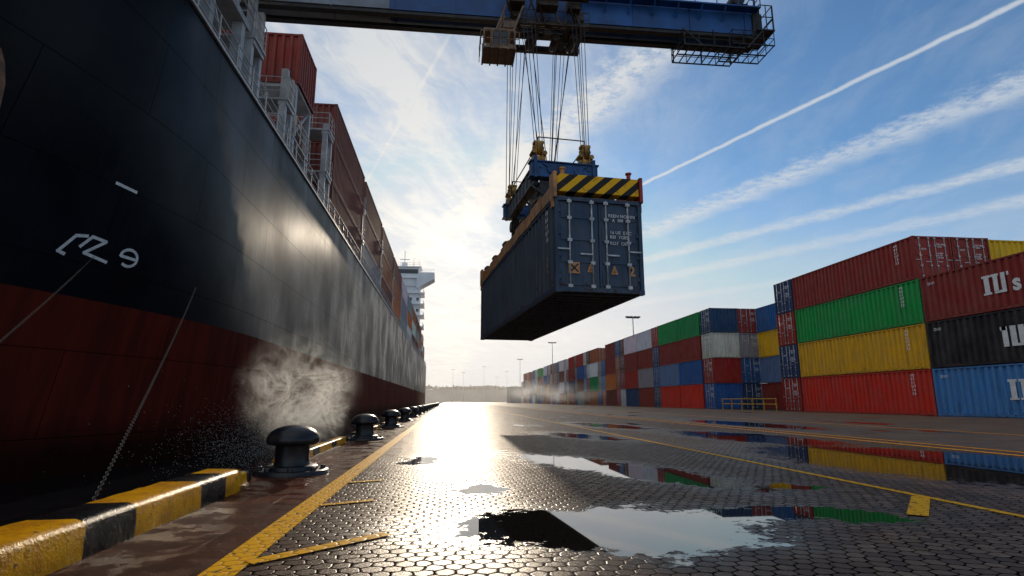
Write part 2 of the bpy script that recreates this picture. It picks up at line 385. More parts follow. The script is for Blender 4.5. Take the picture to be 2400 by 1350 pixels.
# ------------------------------------------------------------------ setting
b=MB();b.q([(-2.2,-30,0),(900,-30,0),(900,420,0),(-2.2,420,0)])
b.q([(-2.2,-30,-4),(-2.2,-30,0),(-2.2,420,0),(-2.2,420,-4)])
struct(mk('ground',b,[ASPH]))
b=MB();b.q([(-1.02,-20,.004),(9.2,-20,.004),(9.2,400,.004),(-1.02,400,.004)]);struct(mk('paved_road',b,[HEXM]))
b=MB();b.q([(-2.19,-20,.004),(-1.021,-20,.004),(-1.021,400,.004),(-2.19,400,.004)]);struct(mk('pavement',b,[REDG]))
b=MB();b.q([(-2500,-200,-.85),(2500,-200,-.85),(2500,4000,-.85),(-2500,4000,-.85)]);struct(mk('water',b,[WATER]))
def strip(name,pts,wd,mat,zz=.008):
    b=MB()
    for (x0,y0),(x1,y1) in pts:
        d=Vector((x1-x0,y1-y0,0)).normalized();n=Vector((-d.y,d.x,0))*wd/2
        a=Vector((x0,y0,zz));c=Vector((x1,y1,zz));b.q([a-n,c-n,c+n,a+n])
    for i,f in enumerate(b.f):
        vs=[Vector(b.v[k]) for k in f]
        if (vs[1]-vs[0]).cross(vs[2]-vs[1]).z<0:b.f[i]=f[::-1]
    o=mk(name,b,[mat]);struct(o);return o
strip('road_marking',[((-1.05,1),(-1.05,260))],.17,LINEY)
strip('road_marking',[((-.97,3.2),(-.35,3.78))],.1,LINEY,.012)
strip('road_marking',[((-.97,4.82),(-.58,5.02))],.08,LINEY,.012)
strip('road_marking',[((-.97,6.1),(-.62,6.25))],.08,LINEY,.012)
strip('road_marking',[((4.02,.5),(4.02,70))],.08,LINEY)
strip('road_marking',[((3.98,4.7),(3.3,3.95))],.13,LINEY,.012)
strip('road_marking',[((8.45,3),(8.45,150))],.13,LINEO)
strip('road_marking',[((9.0,3),(9.0,150))],.11,LINEO)
strip('road_marking',[((13.5,3),(13.5,150))],.12,LINEO)
def kerb(y0,y1,wd,h,x1=-1.85,label='yellow and black striped concrete kerb on quay edge'):
    prof=[(x1-wd,0),(x1-wd,h*.8),(x1-wd*.95,h*.93),(x1-wd*.86,h),(x1-wd*.16,h),(x1-wd*.06,h*.94),(x1,h*.82),(x1+.006,0)]
    b=MB();n=len(prof)
    N=max(2,int((y1-y0)/.08))
    for i in range(N+1):
        y=y0+(y1-y0)*i/N
        for x,zz in prof:b.v.append((x+random.uniform(-.003,.003),y,zz+(random.uniform(-.003,.003) if zz>0 else 0)))
    for i in range(N):
        for k in range(n-1):
            b.f.append((i*n+k,(i+1)*n+k,(i+1)*n+k+1,i*n+k+1));b.m.append(0);b.sm.append(True)
    b.f.append(tuple(range(n))[::-1]);b.m.append(0);b.sm.append(False)
    b.f.append(tuple(N*n+k for k in range(n)));b.m.append(0);b.sm.append(False)
    o=mk('quay_kerb',b,[KERB]);tag(o,label,'kerb','kerbs along the quay edge');return o
kerb(-1.2,5.68,.34,.2)
BY=[7.0+5.8*i for i in range(18)]
BX=-1.74
pr=5.75
for y in BY:
    kerb(pr+.05,y-.62,.16,.11,-1.98,'low yellow kerb strip between bollards');pr=y+.62
def bollard_parts():
    plate=MB();plate.lathe([(0,.05),(.36,.05),(.4,.04),(.41,.0)],40)
    plate.lathe([(.2,.095),(.27,.09),(.285,.075),(.29,.05)],40)
    for i in range(8):
        t=i*math.pi/4+.2;plate.lathe([(0,.085),(.028,.085),(.03,.08),(.03,.045)],6,.335*math.cos(t),.335*math.sin(t))
    post=MB();post.lathe([(.205,.09),(.19,.12),(.185,.16),(.185,.33),(.195,.36)],40)
    cap=MB();cap.lathe([(.17,.325),(.24,.315),(.275,.325),(.29,.35),(.287,.39),(.268,.43),(.232,.47),(.18,.5),(.12,.52),(.06,.53),(0,.533)],44)
    return plate.mesh('base_plate',[BOLL]),post.mesh('post',[BOLL]),cap.mesh('cap',[BOLL])
pl,po,ca=bollard_parts()
for i,y in enumerate(BY):
    o=mk('mooring_bollard',po,loc=(BX,y,0),rz=i*.7);tag(o,'wet black iron mooring bollard with mushroom cap on quay edge','bollard','mooring bollards along the quay')
    mk('base_plate',pl,parent=o);mk('cap',ca,parent=o)
# ------------------------------------------------------------------ containers
W=2.438;H=2.58
def corr(b,fixed,axis,a0,a1,z0,z1,out,depth=.09,per=.4):
    n=max(1,int(round((a1-a0)/per)));p=(a1-a0)/n
    pts=[(a0,0)]
    for i in range(n):
        s0=a0+i*p;pts+=[(s0+p*.3,0),(s0+p*.42,-depth),(s0+p*.82,-depth),(s0+p*.94,0)]
    pts.append((a1,0))
    for (s0,d0),(s1,d1) in zip(pts,pts[1:]):
        if s1-s0<1e-5:continue
        if axis=='y':
            q=[(fixed+out*d0,s0,z0),(fixed+out*d1,s1,z0),(fixed+out*d1,s1,z1),(fixed+out*d0,s0,z1)]
            if out<0:q=q[::-1]
        else:
            q=[(s0,fixed+out*d0,z0),(s1,fixed+out*d1,z0),(s1,fixed+out*d1,z1),(s0,fixed+out*d0,z1)]
            if out>0:q=q[::-1]
        b.q(q)
def cont_body(Lc):
    b=MB();h=Lc/2
    for sx in(-1,1):corr(b,sx*(W/2-.012),'y',-h+.11,h-.11,.15,H-.09,sx)
    corr(b,h-.015,'x',-W/2+.1,W/2-.1,.15,H-.09,1)
    n=int(Lc/.5);yy=-h+.1;p=(Lc-.2)/n
    for i in range(n):
        b.q([(-W/2+.05,yy,H-.02),(W/2-.05,yy,H-.02),(W/2-.05,yy+p*.5,H-.02),(-W/2+.05,yy+p*.5,H-.02)])
        b.q([(-W/2+.05,yy+p*.5,H-.02),(W/2-.05,yy+p*.5,H-.02),(W/2-.05,yy+p*.55,H-.035),(-W/2+.05,yy+p*.55,H-.035)])
        b.q([(-W/2+.05,yy+p*.55,H-.035),(W/2-.05,yy+p*.55,H-.035),(W/2-.05,yy+p*.95,H-.035),(-W/2+.05,yy+p*.95,H-.035)])
        b.q([(-W/2+.05,yy+p*.95,H-.035),(W/2-.05,yy+p*.95,H-.035),(W/2-.05,yy+p,H-.02),(-W/2+.05,yy+p,H-.02)])
        yy+=p
    b.q([(-W/2+.05,-h+.05,.14),(-W/2+.05,h-.05,.14),(W/2-.05,h-.05,.14),(W/2-.05,-h+.05,.14)])
    n=int(Lc/.42)
    for i in range(1,n):
        y=-h+Lc*i/n;b.box(-W/2+.08,W/2-.08,y-.03,y+.03,.0,.139)
    return b
def cont_frame(Lc):
    b=MB();h=Lc/2
    for sx in(-1,1):
        xa,xb=sorted((sx*(W/2),sx*(W/2-.07)))
        b.box(xa,xb,-h+.17,h-.17,.02,.15);b.box(xa,xb,-h+.17,h-.17,H-.09,H-.012)
        for sy in(-1,1):
            ya,yb=sorted((sy*h,sy*(h-.15)));xc,xd=sorted((sx*W/2,sx*(W/2-.1)))
            b.box(xc,xd,ya,yb,.12,H-.12)
            ya,yb=sorted((sy*(h+.004),sy*(h-.175)));xc,xd=sorted((sx*(W/2+.004),sx*(W/2-.165)))
            b.box(xc,xd,ya,yb,0,.12);b.box(xc,xd,ya,yb,H-.12,H)
    for sy in(-1,1):
        ya,yb=sorted((sy*(h-.003),sy*(h-.09)))
        b.box(-W/2+.166,W/2-.166,ya,yb,.02,.13);b.box(-W/2+.166,W/2-.166,ya,yb,H-.11,H-.008)
    return b
def door_leaf(Lc,sx):
    b=MB();y=-Lc/2+.065;x0,x1=sorted((sx*.012,sx*(W/2-.105)))
    b.box(x0,x1,y,y+.03,.14,H-.12)
    for zz in(.2,.8,1.4,2.0):
        b.box(x0+.07,x1-.07,y-.022,y,zz,zz+.38)
    for zz in(.35,.95,1.55,2.15):
        xe=x1 if sx>0 else x0
        b.box(xe-.06 if sx>0 else xe,xe if sx>0 else xe+.06,y-.045,y-.001,zz,zz+.1)
    return b
def lock_bars(Lc,sx):
    b=MB();y=-Lc/2+.012
    for xx in(.2,.82):
        x=sx*xx;b.cyl((x,y,.1),(x,y,H-.06),.024,6)
        for zz in(.13,.75,1.35,1.95,H-.17):b.box(x-.06,x+.06,y-.028,y+.03,zz,zz+.08)
        b.box(min(x,x+sx*.34),max(x,x+sx*.34),y-.04,y-.022,1.0+.12*(xx>.5),1.04+.12*(xx>.5))
    return b
CM={}
for Lc in(12.19,6.06,2.99):
    bo,fr=cont_body(Lc),cont_frame(Lc)
    dl,dr,ll,lr=door_leaf(Lc,-1),door_leaf(Lc,1),lock_bars(Lc,-1),lock_bars(Lc,1)
    lo=MB();lo.add(bo);lo.add(fr);lo.add(dl);lo.add(dr);lo.add(ll,1);lo.add(lr,1)
    CM[Lc]=dict(body=bo.mesh('container_body',[PAINT]),frame=fr.mesh('frame',[PAINT]),dl=dl.mesh('door',[PAINT]),dr=dr.mesh('door',[PAINT]),
        ll=ll.mesh('locking_bar',[GALV]),lr=lr.mesh('locking_bar',[GALV]),lo=lo.mesh('shipping_container',[PAINT,GALV]))
CN={'red':(.45,.03,.02),'brightred':(.78,.045,.02),'maroon':(.31,.04,.03),'brown':(.2,.055,.038),'green':(.012,.36,.09),'yellow':(.92,.55,.02),'blue':(.025,.13,.4),
 'lightblue':(.085,.29,.68),'navy':(.02,.065,.17),'black':(.02,.02,.024),'grey':(.36,.36,.36),'white':(.78,.77,.75),'orange':(.62,.18,.04),'greyblue':(.16,.26,.42),'rust':(.44,.14,.06)}
WORD={'brightred':'bright red','lightblue':'light blue','greyblue':'grey-blue','rust':'rust-brown'}
def container(Lc,c,x,y,z,rz=0,hi=False,where='stacked in the container yard',grp='containers stacked in the yard',label=None,marks=True):
    kk=CM[Lc];col=tuple(k*random.uniform(.88,1.12) for k in CN[c])
    size={12.19:'long',6.06:'short',2.99:'small'}[Lc]
    o=mk('shipping_container',kk['body'] if hi else kk['lo'],loc=(x,y,z),rz=rz,color=col)
    tag(o,label or f'{size} {WORD.get(c,c)} corrugated container {where}','container',grp)
    if hi:
        mk('frame',kk['frame'],parent=o,color=tuple(k*.85 for k in col))
        for d,l in(('dl','ll'),('dr','lr')):
            dd=mk('door',kk[d],parent=o,color=col);mk('locking_bar',kk[l],parent=dd)
        if marks:
            for nm,(tx,tz) in (('a',(.27,2.05)),('b',(.3,1.5)),('c',(-.72,1.75))):
                m=DOORT[nm];t=bpy.data.objects.new('lettering',m);COL.objects.link(t);t.parent=o
                X,Y=Vector((1,0,0)),Vector((0,0,1));M=Matrix((X,Y,X.cross(Y))).transposed().to_4x4();M.translation=(tx,-Lc/2+.03,tz);t.matrix_local=M
    return o
def text_mesh(txt,size,mat,extr=.004,space=1,bold=.012):
    cu=bpy.data.curves.new('t','FONT');cu.body=txt;cu.size=size;cu.extrude=extr;cu.space_character=space;cu.offset=size*bold;cu.resolution_u=3
    t=bpy.data.objects.new('t',cu);COL.objects.link(t)
    dg=bpy.context.evaluated_depsgraph_get();me=bpy.data.meshes.new_from_object(t.evaluated_get(dg))
    bpy.data.objects.remove(t);me.materials.clear();me.materials.append(mat);return me
DOORT={'a':text_mesh('TRIU 4583\n  22G1',.14,WHITEP),'b':text_mesh('30 480\n2 220\n28 260',.13,WHITEP),'c':text_mesh('UE 07',.14,WHITEP)}
def lettering(par,txt,size,loc,axes,mat=WHITEP,name='lettering',space=1,bold=.012):
    me=text_mesh(txt,size,mat,.004,space,bold);o=bpy.data.objects.new(name,me);COL.objects.link(o);o.parent=par
    X,Y=Vector(axes[0]),Vector(axes[1]);Z=X.cross(Y);m=Matrix((X,Y,Z)).transposed().to_4x4();m.translation=Vector(loc);o.matrix_local=m;return o
SIDEW=((0,-1,0),(0,0,1))
XF=27.0;S=2.6
yc=30.0+6.1
for i,c in enumerate(['brightred','yellow','green','maroon']):
    o=container(12.19,c,XF+W/2,yc,i*S,0,True)
    lettering(o,'4 0\n8 3\n5 1\nU 7\n1 0\n3 3',.21,(-W/2-.006,-4.6,2.2),SIDEW,bold=.03)
    container(12.19,'maroon' if i>1 else 'brown',XF+W/2+2.5,yc,i*S,0,i==3)
container(12.19,'yellow',XF+5.2+6.1,yc-4.6,3*S,math.pi/2)
for i in range(3):container(12.19,'brown',XF+5.2+6.1,yc-4.6,i*S,math.pi/2)
def blockmark(par,shapes,y0,z0):
    b=MB()
    for (a0,a1,h0,h1) in shapes:
        b.box(-W/2-.012,-W/2-.004,y0-a1,y0-a0,z0+h0,z0+h1)
    mk('lettering',b,[WHITEP],parent=par)
I3=[(0,.46,.86,.98),(.1,.38,.1,.86),(0,.46,0,.1)]
def sh(s,dx):return[(a+dx,c+dx,h0,h1) for a,c,h0,h1 in s]
for i,(c,yo) in enumerate([('lightblue',1.75),('black',1.7),('maroon',2.25)]):
    o=container(12.19,c,XF+W/2,17.7+6.1,i*S,0,True)
    if i==2:
        blockmark(o,sh(I3,0)+sh([(0,.4,.86,.98),(.1,.34,.1,.86),(.1,.74,0,.12),(.52,.74,.12,.98)],.5)+sh([(0,.1,.8,.98)],1.34),yo,.85)
        lettering(o,'s',1.15,(-W/2-.006,yo-1.55,.85),SIDEW,bold=.03)
    elif i==1:
        blockmark(o,sh([(0,.3,.8,.98),(.08,.36,0,.98)],0)+sh([(0,.3,.12,.98),(0,.7,0,.12),(.42,.7,.12,.98)],.5),yo,.8)
        lettering(o,'h',1.15,(-W/2-.006,yo-1.35,.8),SIDEW,bold=.03)
    else:
        blockmark(o,sh(I3,0)+sh(I3,.55)+sh([(0,.22,0,.95),(.22,.7,.8,.95)],1.2),yo,.85)
    lettering(o,'22 U1',.2,(-W/2-.006,5.6,2.05),SIDEW,bold=.02)
RW=-math.pi/2
for i,c in enumerate(['red','navy','red','navy']):
    container(6.06,c,XF+3.03,43.62,i*S,RW,True)
for i,c in enumerate(['maroon','greyblue','yellow','blue']):
    container(12.19,c,XF+5.1+W/2,51.1,i*S,0)
A2=['blue','red','white','navy'];B=['navy','blue','grey','maroon']
for i in range(4):
    container(2.99,A2[i],XF+1.5,58.2,i*S,RW,True)
    container(6.06,B[i],XF+3.05+W/2,57.3+2.8,i*S,0,True)
pal=['maroon','red','brown','navy','blue','grey','white','rust','orange','green','greyblue','yellow','lightblue']
wts=[6,5,4,2,5,4,6,5,4,2,2,1,1]
kinds=['side','side','door','side','side','door','door','side','door','door','side','door','door','side','door','side','door','door']
first=[['brightred','blue','maroon','green'],['brightred','greyblue','maroon','green'],['navy','blue','navy','red'],['maroon','grey','maroon','white'],['navy','red','maroon','white']]
i=0;y=59.9
while y<212:
    kd=kinds[i] if i<len(kinds) else random.choice(['side','door','door'])
    n=4 if y<120 else random.choice([4,4,3,4])
    if i in(8,9,):n=3
    for k in range(n):
        c=first[i][k] if i<5 else random.choices(pal,wts)[0]
        if kd=='door':container(6.06,c,XF+3.03+random.uniform(-.05,.05),y+1.22,k*S,RW)
        else:container(6.06,c,XF+W/2+random.uniform(-.05,.05),y+3.03,k*S,random.choice([0,math.pi]))
    y+=2.52 if kd=='door' else 6.2
    i+=1
# ------------------------------------------------------------------ hanging container + spreader
rh=math.radians(5.9)
cx,cy=2.675+W/2*math.cos(rh)-6.1*math.sin(rh),14.2+W/2*math.sin(rh)+6.1*math.cos(rh)
ZB=3.54
hc=container(12.19,'navy',cx,cy,ZB,rh,True,label='dark blue shipping container hanging from the crane spreader',marks=False)
del hc['group'];hc.color=(.085,.11,.15,1)
for ch in hc.children:ch.color=(.045,.08,.135,1)
FR=((1,0,0),(0,0,1));yd=-6.1+.028
lettering(hc,'REEN NOINN\n   A  0RI',.125,(.27,yd,2.08),FR,bold=.0)
lettering(hc,'16 UE  EXC\nREI  YGER',.125,(.3,yd,1.62),FR,bold=.0)
lettering(hc,'RO7  OIL',.125,(.3,yd,1.32),FR,bold=.0)
lettering(hc,'2',.36,(.8,yd,.5),FR,TANP,bold=.03)
lettering(hc,'\u0394',.3,(.3,yd,.52),FR,TANP)
lettering(hc,'\u0394',.3,(-.36,yd,.55),FR,TANP)
bb=MB();bb.box(-.86,-.56,yd-.01,yd+.004,.5,.8);em=mk('emblem',bb,[TANP],parent=hc)
bb=MB();bb.beam((-.82,yd-.014,.54),(-.6,yd-.014,.76),.01,.04);bb.beam((-.82,yd-.014,.76),(-.6,yd-.014,.54),.01,.04);mk('emblem_cross',bb,[DARKSTEEL],parent=em)
lettering(hc,'4 0\n8 3\n5 1\nU 7\n1 0',.19,(-W/2-.006,-5.2,2.25),SIDEW,bold=.0)
lettering(hc,'A\nC\nA',.16,(-W/2-.006,-5.3,.95),SIDEW,YELLOWM)
ZT=ZB+H
sp=MB()
for sx in(-1,1):
    sp.box(sx*.55-.16,sx*.55+.16,-5.75,5.75,.22,.6)
    sp.box(sx*.55-.22,sx*.55+.22,-3.1,3.1,.19,.66)
for y in(-2.8,-1,1,2.8):sp.box(-.38,.38,y-.15,y+.15,.3,.55)
spo=mk('container_spreader',sp,[ORANGEB],loc=(cx,cy,ZT),rz=rh,bevel=.015)
tag(spo,'yellow and blue container spreader with hazard striped end beams','crane spreader')
for sy in(-1,1):
    e=MB();e.box(-1.16,1.16,sy*5.95-.17,sy*5.95+.17,.12,.62);mk('end_beam',e,[HAZ],parent=spo,bevel=.02)
    for sx in(-1,1):
        e=MB();e.box(sx*1.17-.09 if sx<0 else sx*1.17,sx*1.17 if sx<0 else sx*1.17+.09,sy*5.95-.22,sy*5.95+.22,-.06,.66)
        e.box(sx*1.2-.06,sx*1.2+.06,sy*5.95-.1,sy*5.95+.1,-.3,-.05)
        e.cyl((sx*.95,sy*5.95,.58),(sx*.95,sy*5.95,.82),.06,10);e.cyl((sx*.95,sy*5.95,.8),(sx*.95,sy*5.95,.85),.09,10)
        mk('corner_guide',e,[REDM if sx>0 else ORANGEB],parent=spo,bevel=.012)
for sx in(-1,1):
    e=MB()
    ys=[-5.7,-4.6,-3.4,-2.4,-1.2,0,1.4,2.6,3.8,4.8,5.7]
    for i,(a,c) in enumerate(zip(ys,ys[1:])):
        d=.04 if i%2 else 0
        e.box(sx*1.08-.11-d/2,sx*1.08+.11+d/2,a,c,.06,.42+d)
    mk('side_beam',e,[ORANGEB],parent=spo)
e=MB()
for sx in(-1,1):
    for y in(-4.1,-2.1,.9,3.1,5.1):
        e.box(sx*1.08-.07,sx*1.08+.07,y-.1,y+.1,.42,.66);e.cyl((sx*1.15,y-.14,.55),(sx*1.15,y+.14,.55),.08,10)
    e.cyl((sx*.85,-4.6,.68),(sx*.85,4.6,.68),.035,8);e.cyl((sx*.25,-5.6,.64),(sx*.25,5.6,.64),.03,8)
mk('hydraulic_fitting',e,[BROWNM],parent=spo)
y0,y1=-3.2,1.4
for y in(y0+.14,y1-.14):
    hb=MB();hb.box(-1.12,1.12,y-.14,y+.14,1.74,2.2);hb.box(-1.16,1.16,y-.19,y+.19,2.2,2.25);hb.box(-1.16,1.16,y-.19,y+.19,1.69,1.74)
    for sx in(-1,1):
        hb.cyl((sx*.45,y-.2,1.97),(sx*.45,y+.2,1.97),.15,16);hb.cyl((sx*.8,y-.17,2.05),(sx*.8,y+.17,2.05),.06,10)
        hb.box(sx*.98-.05,sx*.98+.05,y-.2,y+.2,1.66,2.4);hb.beam((sx*.2,y-.16,1.76),(sx*.75,y-.16,2.18),.05,.05)
    hb.box(-.2,.2,y-.18,y+.18,1.82,2.14)
    mk('head_block',hb,[HBLUE],parent=spo,bevel=.012)
e=MB()
for sx in(-1,1):
    e.box(sx*.88-.1,sx*.88+.1,y0+.34,y1-.34,1.6,2.15);e.box(sx*.88-.15,sx*.88+.15,y0+.34,y1-.34,2.15,2.19);e.box(sx*.88-.15,sx*.88+.15,y0+.34,y1-.34,1.55,1.6)
    for i in range(7):
        yy=y0+.6+i*.55;e.box(sx*.88-.14,sx*.88+.14,yy-.03,yy+.03,1.6,2.15)
e.box(-.77,.77,-1.3,-1.0,1.65,2.1);e.box(-.4,.4,-2.2,-1.5,1.5,2.35);e.box(-.35,.35,-.4,.3,1.55,2.25)
mk('head_block_side',e,[HGREY],parent=spo,bevel=.01)
e=MB()
for sx in(-1,1):
    for y in(y0+.35,y1-.35):
        e.box(sx*.65-.16,sx*.65+.16,y-.22,y+.22,.6,1.6);e.cyl((sx*.65-.24,y,1.3),(sx*.65+.24,y,1.3),.22,14)
    e.box(sx*.35-.22,sx*.35+.22,-1.9,-.8,.66,1.35);e.box(sx*.32-.25,sx*.32+.25,-.2,.8,.66,1.25)
    e.box(sx*.6-.15,sx*.6+.15,y0+.5,y0+1.3,.66,1.2);e.beam((sx*.9,y0+.6,.7),(sx*.9,y0+1.8,1.6),.06,.06);e.beam((sx*.9,y1-.6,.7),(sx*.9,y1-1.8,1.6),.06,.06)
    for yy in(-4.6,-3.9,2.4,3.4):e.box(sx*.5-.14,sx*.5+.14,yy-.2,yy+.2,.6,.88)
mk('suspension_link',e,[DARKSTEEL],parent=spo,bevel=.01)
SH=[]
for sx in(-1,1):
    for y in(y0+.3,y1-.3):
        e=MB();x=sx*.8
        e.box(x-.13,x-.085,y-.17,y+.17,2.25,2.95);e.box(x+.085,x+.13,y-.17,y+.17,2.25,2.95)
        e.cyl((x-.075,y,2.8),(x+.075,y,2.8),.24,20);e.cyl((x-.19,y,2.8),(x+.19,y,2.8),.07,10)
        e.box(x-.17,x+.17,y-.12,y+.12,2.93,3.02);e.box(x-.22,x+.22,y-.12,y+.12,2.25,2.48);e.cyl((x-.18,y-.2,2.62),(x-.18,y+.2,2.62),.08,10);e.cyl((x+.18,y-.2,2.58),(x+.18,y+.2,2.58),.08,10)
        mk('sheave_block',e,[SHEAVEM],parent=spo,bevel=.01);SH.append((x,y,2.92))
e=MB()
for a,c in((SH[0],SH[2]),(SH[1],SH[3])):
    e.cyl((a[0],a[1],3.2),(c[0],c[1],3.2),.02,6)
for p in SH:e.cyl((p[0],p[1],3.0),(p[0],p[1],3.2),.02,6)
e.cyl((SH[0][0],SH[0][1],2.95),(SH[1][0],SH[1][1],2.95),.02,6);e.cyl((SH[2][0],SH[2][1],2.95),(SH[3][0],SH[3][1],2.95),.02,6)
for sg in(1,-1):
    pts=[Vector((sg*.9,y0+.2,1.7)),Vector((sg*1.15,y0-.2,1.3)),Vector((sg*.95,y0-.6,.9)),Vector((sg*.55,y0-.9,.62))]
    for a,c in zip(pts,pts[1:]):e.cyl(a,c,.035,8)
mk('hand_rail',e,[DARKSTEEL],parent=spo)
# ------------------------------------------------------------------ crane
YB=20.8;YN=YB-.5;YR=YB+.5
cr=MB()
cr.mi=1;cr.box(-34,-2.6,YN,YR,15.79,16.8)
cr.mi=0;cr.box(-2.597,12.3,YN,YR,15.77,16.78)
for x in [k*2.4 for k in range(-14,6)]:
    if x>12.2:continue
    cr.mi=1 if x<-2.7 else 0
    cr.box(x-.02,x+.02,YN-.04,YR+.04,15.73,16.83)
cro=mk('gantry_crane',cr,[BLUEP,GREYBOOM]);tag(cro,'blue and grey ship-to-shore gantry crane boom over the quay','crane')
e=MB()
for yy in(YN+.1,YR-.1):e.box(-34,12.4,yy-.09,yy+.09,15.6,15.725);e.box(-34,12.4,yy-.14,yy+.14,15.57,15.6)
mk('trolley_rail',e,[DARKSTEEL],parent=cro)
def rail(b,p0,p1,h=1.05,n=4,r=.022,mid=2):
    p0=Vector(p0);p1=Vector(p1)
    for i in range(n+1):
        p=p0.lerp(p1,i/n);b.cyl(p,p+Vector((0,0,h)),r,5)
    for k in range(1,mid+1):b.cyl(p0+Vector((0,0,h*k/mid)),p1+Vector((0,0,h*k/mid)),r,5)
e=MB()
rail(e,(5,YN-.4,16.8),(12.5,YN-.4,16.8),.9,8);rail(e,(5,YR,16.8),(12.5,YR,16.8),.9,8)
e.box(5,12.5,YN-.45,YN-.06,16.73,16.79)
rail(e,(12.5,YN-.4,16.8),(12.5,YR,16.8),.9,3)
for x in range(5,12):e.beam((x,YN-.05,16.3),(x,YN-.4,16.73),.05,.05)
e.beam((8.6,YB-.2,16.8),(5.0,YB-.2,18.6),.22,.3);e.beam((4.6,YB+.2,16.8),(8.2,YB+.2,18.8),.2,.3)
mk('walkway_rail',e,[BLUEP],parent=cro)
e=MB()
e.box(12.303,12.7,YN-.1,YR+.1,15.65,16.7);e.box(11.4,12.25,YN+.1,YB+.2,16.6,17.3);e.cyl((11.8,YB-.5,17.45),(11.8,YB+.3,17.45),.3,18);e.box(12.25,12.75,YN+.1,YR-.1,16.6,17.0)
e.cyl((12.6,YB-.3,17.0),(12.6,YB-.3,17.8),.05,8);e.cyl((12.6,YB-.45,17.9),(12.6,YB-.15,17.9),.25,14)
mk('end_machinery',e,[DARKSTEEL],parent=cro,bevel=.02)
e=MB()
z0=15.0
for x0,x1,zz in((9.2,11.8,z0),(11.3,13.1,z0+.2)):
    n=int((x1-x0)/.3)
    for i in range(n+1):
        x=x0+(x1-x0)*i/n;e.box(x-.02,x+.02,YN-.2,YR+.1,zz,zz+.03)
    for yy in(YN-.2,YB,YR+.1):e.box(x0,x1,yy-.025,yy+.025,zz-.04,zz)
    for yy in(YN-.2,YR+.1):rail(e,(x0,yy,zz),(x1,yy,zz),.6,4,.017)
    for xx in(x0,x1):rail(e,(xx,YN-.2,zz),(xx,YR+.1,zz),.6,2,.017)
for x in(9.25,10.5,11.8):
    for yy in(YN-.15,YR+.05):e.beam((x,yy,z0),(x,yy,15.75),.05,.05)
e.beam((11.9,YN-.2,z0),(13.1,YN-.2,16.4),.06,.06);e.beam((9.2,YN-.18,15.7),(10,YN-.18,z0),.05,.05)
rail(e,(13.1,YN-.2,15.9),(13.1,YR+.1,15.9),1.1,3);rail(e,(12.5,YN-.25,15.9),(13.1,YN-.25,15.9),1.1,2)
e.box(12.4,13.15,YN-.25,YR+.1,15.84,15.9)
mk('inspection_platform',e,[DARKSTEEL],parent=cro)
# trolley
tr=MB()
for yy in(YN-.35,YR+.35):tr.box(1.9,5.2,yy-.11,yy+.11,15.2,15.45)
for x in(2.1,3.2,4.4,5.0):tr.box(x-.1,x+.1,YN-.24,YR+.24,15.22,15.4)
for x in(2.3,4.8):
    for yy in(YN-.4,YR+.4):tr.cyl((x,yy-.1,15.6),(x,yy+.1,15.6),.18,16);tr.box(x-.2,x+.2,yy-.13,yy+.13,15.45,15.85)
tr.box(2.0,2.6,YN-1.1,YN-.5,15.7,17.2);tr.box(3.1,3.9,YN-1.0,YN-.5,15.7,16.4);tr.box(4.3,4.8,YN-.9,YN-.5,15.7,16.7)
for x,yy,w2,hh in((2.5,YB-.5,.35,.2),(3.6,YB-.6,.3,.25),(4.7,YB-.4,.35,.2),(4.2,YB,.4,.2),(3.0,YB+.2,.35,.25)):tr.box(x-w2/2,x+w2/2,yy-w2/2,yy+w2/2,15.2-hh,15.2)
for x in(3.0,4.0,4.7):tr.cyl((x,YB-.4,15.12),(x,YB+.4,15.12),.17,16)
for x in(1.9,3.1,4.3):tr.beam((x,YN-1.1,15.7),(x+.4,YN-.3,15.3),.07,.07)
for x in(2.6,3.4,4.2):tr.beam((x,YN-.6,15.2),(x+.6,YN-.6,16.9),.06,.06);tr.beam((x+.6,YN-.62,15.2),(x,YN-.62,16.9),.06,.06)
rail(tr,(1.8,YN-1.2,16),(5.1,YN-1.2,16),1.0,6,.022);tr.box(1.8,5.1,YN-1.25,YN-.95,15.93,15.99)
rail(tr,(1.9,YN-.6,15.15),(5.2,YN-.6,15.15),.6,5,.018);tr.box(1.9,5.2,YN-.65,YN-.48,15.11,15.15)
mk('trolley',tr,[BROWNM],parent=cro,bevel=.012)
cb=MB();ya,yb=YN-1.1,YN-.1
cb.box(1.0,2.25,ya-.1,yb,13.6,13.68);cb.box(1.05,2.2,ya,yb-.1,14.4,14.48)
for x in(1.05,1.35,1.65,1.95,2.2):
    for yy in(ya,yb-.1):cb.box(x-.03,x+.03,yy-.03,yy+.03,13.68,14.4)
for x in(1.0,1.3,1.6,1.9,2.18):cb.box(x,x+.06,ya-.13,yb+.03,13.55,13.598)
cb.box(1.1,2.15,ya+.02,ya+.05,13.68,13.86);cb.box(1.4,1.9,ya+.4,yb-.3,13.68,14.1)
for x in(1.5,2.15):
    for yy in(ya+.2,yb-.1):cb.beam((x,yy,14.48),(x+.4,yy,15.65),.08,.08)
rail(cb,(.92,ya-.15,13.65),(2.35,ya-.15,13.65),.6,4,.018);rail(cb,(.92,ya-.15,13.65),(.92,yb,13.65),.6,3,.018)
cb.box(1.8,2.3,ya+.3,yb,14.75,15.05)
cbo=mk('operator_cab',cb,[CABM],parent=cro,bevel=.01)
g=MB();g.box(1.4,1.95,ya+.03,ya+.04,13.863,14.38);mk('window',g,[GLASS],parent=cbo)
ro=MB();R=Matrix.Rotation(rh,3,'Z')
tops=[(2.6,YB-.5),(2.9,YB+.5),(4.9,YB-.5),(4.7,YB+.5)]
